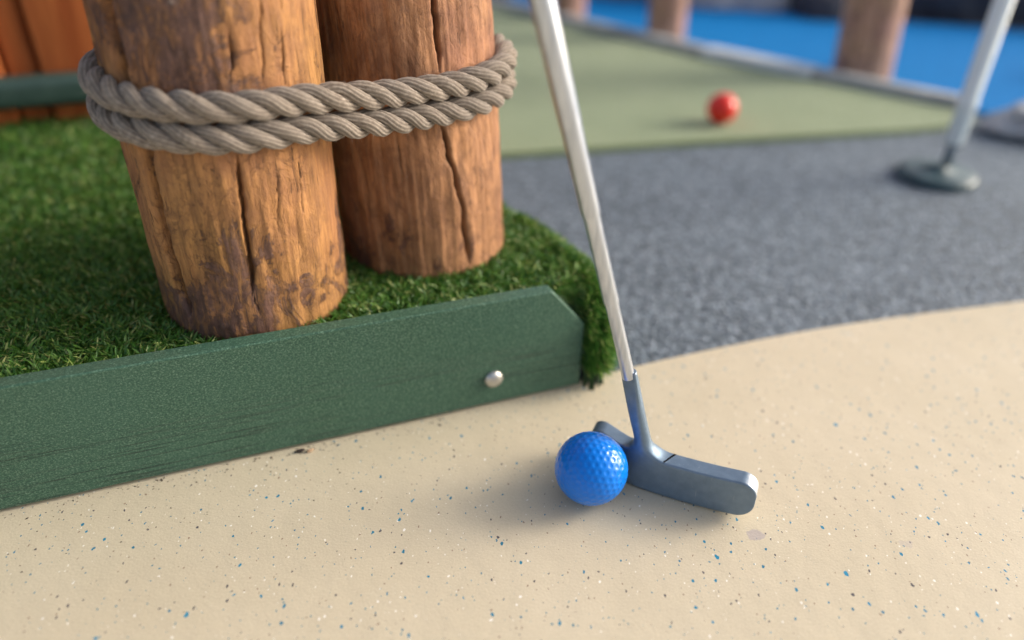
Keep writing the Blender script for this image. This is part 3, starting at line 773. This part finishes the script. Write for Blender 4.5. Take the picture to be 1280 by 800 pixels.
putter_part('alignment_line', Vall, Ql+Qb+Qs, simple('black_paint', (0.006, 0.006, 0.007), (0.008, 0.008, 0.009), 100, 0.9, 0, spec=0.1))
# shaft: stepped steel tube
S0 = loc2w(N1+(N0-N1)*0.06)
dv = pd_*-0.25+pz+pn_*-0.16; dv /= np.linalg.norm(dv)
e1 = np.cross(dv, [0, 1, 0]); e1 /= np.linalg.norm(e1); e2 = np.cross(dv, e1)
def tube(prof, n=40):
    th = np.linspace(0, 2*pi, n, endpoint=False); V = []
    for r, s in prof: V.append(S0+dv*s+r*(np.cos(th)[:, None]*e1+np.sin(th)[:, None]*e2))
    Q = [(i*n+j, i*n+(j+1) % n, (i+1)*n+(j+1) % n, (i+1)*n+j) for i in range(len(prof)-1) for j in range(n)]
    return np.vstack(V), Q
M = Mat('satin_chrome', rough=0.30, metal=1.0); P = M.map(scale=(1, 1, 0.1))
M.color(M.ramp(M.noise(M.map(scale=(1, 1, 0.03)), 420, 3, 0.6), [(0.35, (0.50, 0.555, 0.65)), (0.65, (0.66, 0.715, 0.81))])); m_chrome = M.m
V, Q = tube([(0.0037, 0.0), (0.0037, 0.050), (0.0039, 0.0515), (0.0042, 0.053), (0.0042, 0.103), (0.0045, 0.1045), (0.0048, 0.106), (0.0049, 0.150), (0.0051, 0.152), (0.0053, 0.20), (0.0060, 0.32), (0.0063, 0.52)])
putter_part('shaft', V, Q, m_chrome)
V, Q = tube([(0.0001, 0.5195), (0.0098, 0.5195), (0.0104, 0.53), (0.0108, 0.62), (0.0130, 0.755), (0.0135, 0.765), (0.009, 0.772), (0.0001, 0.773)])
putter_part('grip', V, Q, simple('black_rubber_grip', (0.012, 0.012, 0.013), (0.02, 0.02, 0.021), 200, 0.7, 0.0005))

# ------------------------------------------------------------------ pole on a round base (cup marker) at the right
pole = empty('marker_pole', (0.512, 0.862, -0.004), label='pale pole standing on a dark round base on the grey rubber', cat='marker pole')
m_disc = simple('dark_teal_plastic', (0.035, 0.075, 0.085), (0.06, 0.11, 0.12), 60, 0.4, 0.0004)
link('base_disc', lathe('base_disc', [(0.0001, 0), (0.044, 0), (0.0455, 0.003), (0.045, 0.008), (0.042, 0.0105), (0.030, 0.012), (0.012, 0.0135), (0.010, 0.0175), (0.0001, 0.0175)]), m_disc, pole)
m_tube = simple('pale_blue_white_enamel', (0.70, 0.82, 0.86), (0.80, 0.88, 0.90), 20, 0.25, 0.0003)
m_stem = simple('grey_steel_rod', (0.18, 0.24, 0.30), (0.28, 0.34, 0.40), 90, 0.3, 0.0002, metal=0.4)
link('stem', lathe('stem', [(0.0001, 0.016), (0.0060, 0.016), (0.0060, 0.062), (0.0001, 0.062)]), m_stem, pole, loc=(0.010, 0.004, 0))
link('pole_tube', lathe('pole_tube', [(0.0001, 0.044), (0.0095, 0.044), (0.0104, 0.047), (0.0104, 0.085), (0.0112, 0.087), (0.0112, 0.094), (0.0102, 0.096), (0.0098, 0.80), (0.0001, 0.80)]), m_tube, pole, loc=(0.010, 0.004, 0))

# ------------------------------------------------------------------ rocks beyond the blue path
def rock(loc, size, mat, label, seed, flat=1.0):
    bm = bmesh.new(); bmesh.ops.create_icosphere(bm, subdivisions=5, radius=1)
    for v in bm.verts:
        p = v.co.copy(); n = p.normalized()
        d = 1+0.28*noise.noise(n*1.3+Vector((seed, 0, 0)))+0.10*noise.noise(n*3.7+Vector((0, seed, 0)))+0.03*noise.noise(n*11)
        q = n*d; q = Vector((math.copysign(abs(q.x)**0.8, q.x), math.copysign(abs(q.y)**0.8, q.y), math.copysign(abs(q.z)**(0.8*flat), q.z)))
        v.co = Vector((q.x*size[0], q.y*size[1], q.z*size[2]))
    me = bpy.data.meshes.new('boulder'); bm.to_mesh(me); bm.free()
    return tag(link('boulder', me, mat, loc=loc), label, 'boulder', 'boulders beyond the blue path')
m_light = simple('pale_stone', (0.34, 0.36, 0.38), (0.55, 0.56, 0.57), 14, 0.85, 0.004, bscale=50)
m_midst = simple('grey_stone', (0.14, 0.155, 0.18), (0.24, 0.26, 0.29), 14, 0.85, 0.004, bscale=50)
m_dark = simple('dark_stone', (0.025, 0.03, 0.045), (0.06, 0.065, 0.08), 14, 0.8, 0.004, bscale=50)
rk = [((0.30, 2.17, 0.05), (0.13, 0.10, 0.16), m_midst, 'mid grey boulder beyond the blue path above the slim far log'),
      ((0.56, 2.05, 0.05), (0.13, 0.10, 0.15), m_light, 'palest boulder beyond the blue path, above the red ball'),
      ((0.79, 2.02, 0.04), (0.10, 0.10, 0.14), m_midst, 'grey boulder just left of the thick far log'),
      ((0.73, 1.90, 0.015), (0.07, 0.06, 0.045), m_dark, 'small black stone left of the thick far log'),
      ((1.10, 1.97, 0.04), (0.17, 0.11, 0.14), m_dark, 'dark boulder between the thick far log and the pale pole'),
      ((1.42, 1.88, 0.04), (0.18, 0.12, 0.15), m_dark, 'dark boulder behind the pale pole at the right edge'),
      ((0.06, 2.45, 0.05), (0.13, 0.12, 0.18), m_midst, 'grey boulder beyond the farthest log'),
      ((-0.19, 2.05, 0.05), (0.17, 0.10, 0.14), m_dark, 'dark boulder on the far left corner of the green carpet')]
for i, (l, s, m, lab) in enumerate(rk): rock(l, s, m, lab, 3.7*i+1)
o = rock((0.795, 1.045, 0.012), (0.120, 0.055, 0.026), m_light, 'low flat grey stone at the right edge beside the carpet tip', 40.0, 1.3); o['category'] = 'stone'; del o['group']
o = rock((1.02, 1.36, 0.012), (0.055, 0.05, 0.035), m_dark, 'small dark stone lying on the blue path at the right edge', 50.0); o['category'] = 'stone'; del o['group']

# ------------------------------------------------------------------ bit of bark litter against the board
def chip(loc, s, mat, label, seed, rz):
    bm = bmesh.new(); bmesh.ops.create_icosphere(bm, subdivisions=3, radius=1)
    for v in bm.verts:
        n = v.co.normalized(); d = 1+0.7*noise.noise(n*2.1+Vector((seed, 1, 0)))+0.25*noise.noise(n*6)
        v.co = Vector((n.x*d*s[0], n.y*d*s[1], n.z*d*s[2]))
    me = bpy.data.meshes.new('bark_chip'); bm.to_mesh(me); bm.free(); o = link('bark_chip', me, mat, loc=loc); o.rotation_euler.z = rz
    return tag(o, label, 'bark chip', 'bark chips at the foot of the board')
m_chip = simple('dark_bark', (0.02, 0.014, 0.012), (0.05, 0.035, 0.025), 400, 0.8, 0.0005)
m_chip2 = simple('tan_bark', (0.35, 0.22, 0.12), (0.55, 0.38, 0.24), 400, 0.8, 0.0005)
chip((-0.1315, 0.3475, 0.0012), (0.0028, 0.0012, 0.0010), m_chip, 'tiny dark bark chip under the board edge', 2, 0.4)
chip((-0.1255, 0.3482, 0.0010), (0.0022, 0.0010, 0.0008), m_chip2, 'tiny tan bark chip beside the dark one', 5, 0.6)

# fine grit and turf crumbs gathered along the foot of the board
def grit():
    V = []; T = []; n = 420
    for k in range(n):
        if k < 300:
            u = -rng.uniform(0.0, 0.42); d = -abs(rng.exponential(0.0035))-0.0004
        else:
            u = -rng.uniform(-0.02, 0.45); d = -rng.uniform(0.0, 0.05)
        x = BB.x+bd.x*u+bn.x*d; y = BB.y+bd.y*u+bn.y*d; sz = rng.uniform(0.00012, 0.00050)*(1.5 if rng.random() < 0.08 else 1)
        base = len(V); a0 = rng.uniform(0, 6.28); el = rng.uniform(0.5, 2.2)
        for j in range(4):
            a = a0+j*pi/2+rng.normal(0, 0.25); V.append((x+cos(a)*sz*(el if j % 2 else 1), y+sin(a)*sz*(el if j % 2 else 1), 0.0001))
        V.append((x, y, sz*0.8+0.0001))
        T += [(base+j, base+(j+1) % 4, base+4) for j in range(4)]
    me = mesh_np('grit', V, None, T); return me
M = Mat('dark_grit', rough=0.9); v = M.voro(M.map(), 900, out='Color'); sep = M.N('ShaderNodeSeparateColor'); M.L(v, sep.inputs[0])
M.color(M.ramp(sep.outputs[0], [(0.0, (0.02, 0.018, 0.016)), (0.5, (0.09, 0.06, 0.04)), (1.0, (0.20, 0.14, 0.09))]))
tag(link('grit', grit(), M.m, smooth=False), 'fine dark grit scattered along the foot of the green board', 'grit', kind='stuff')
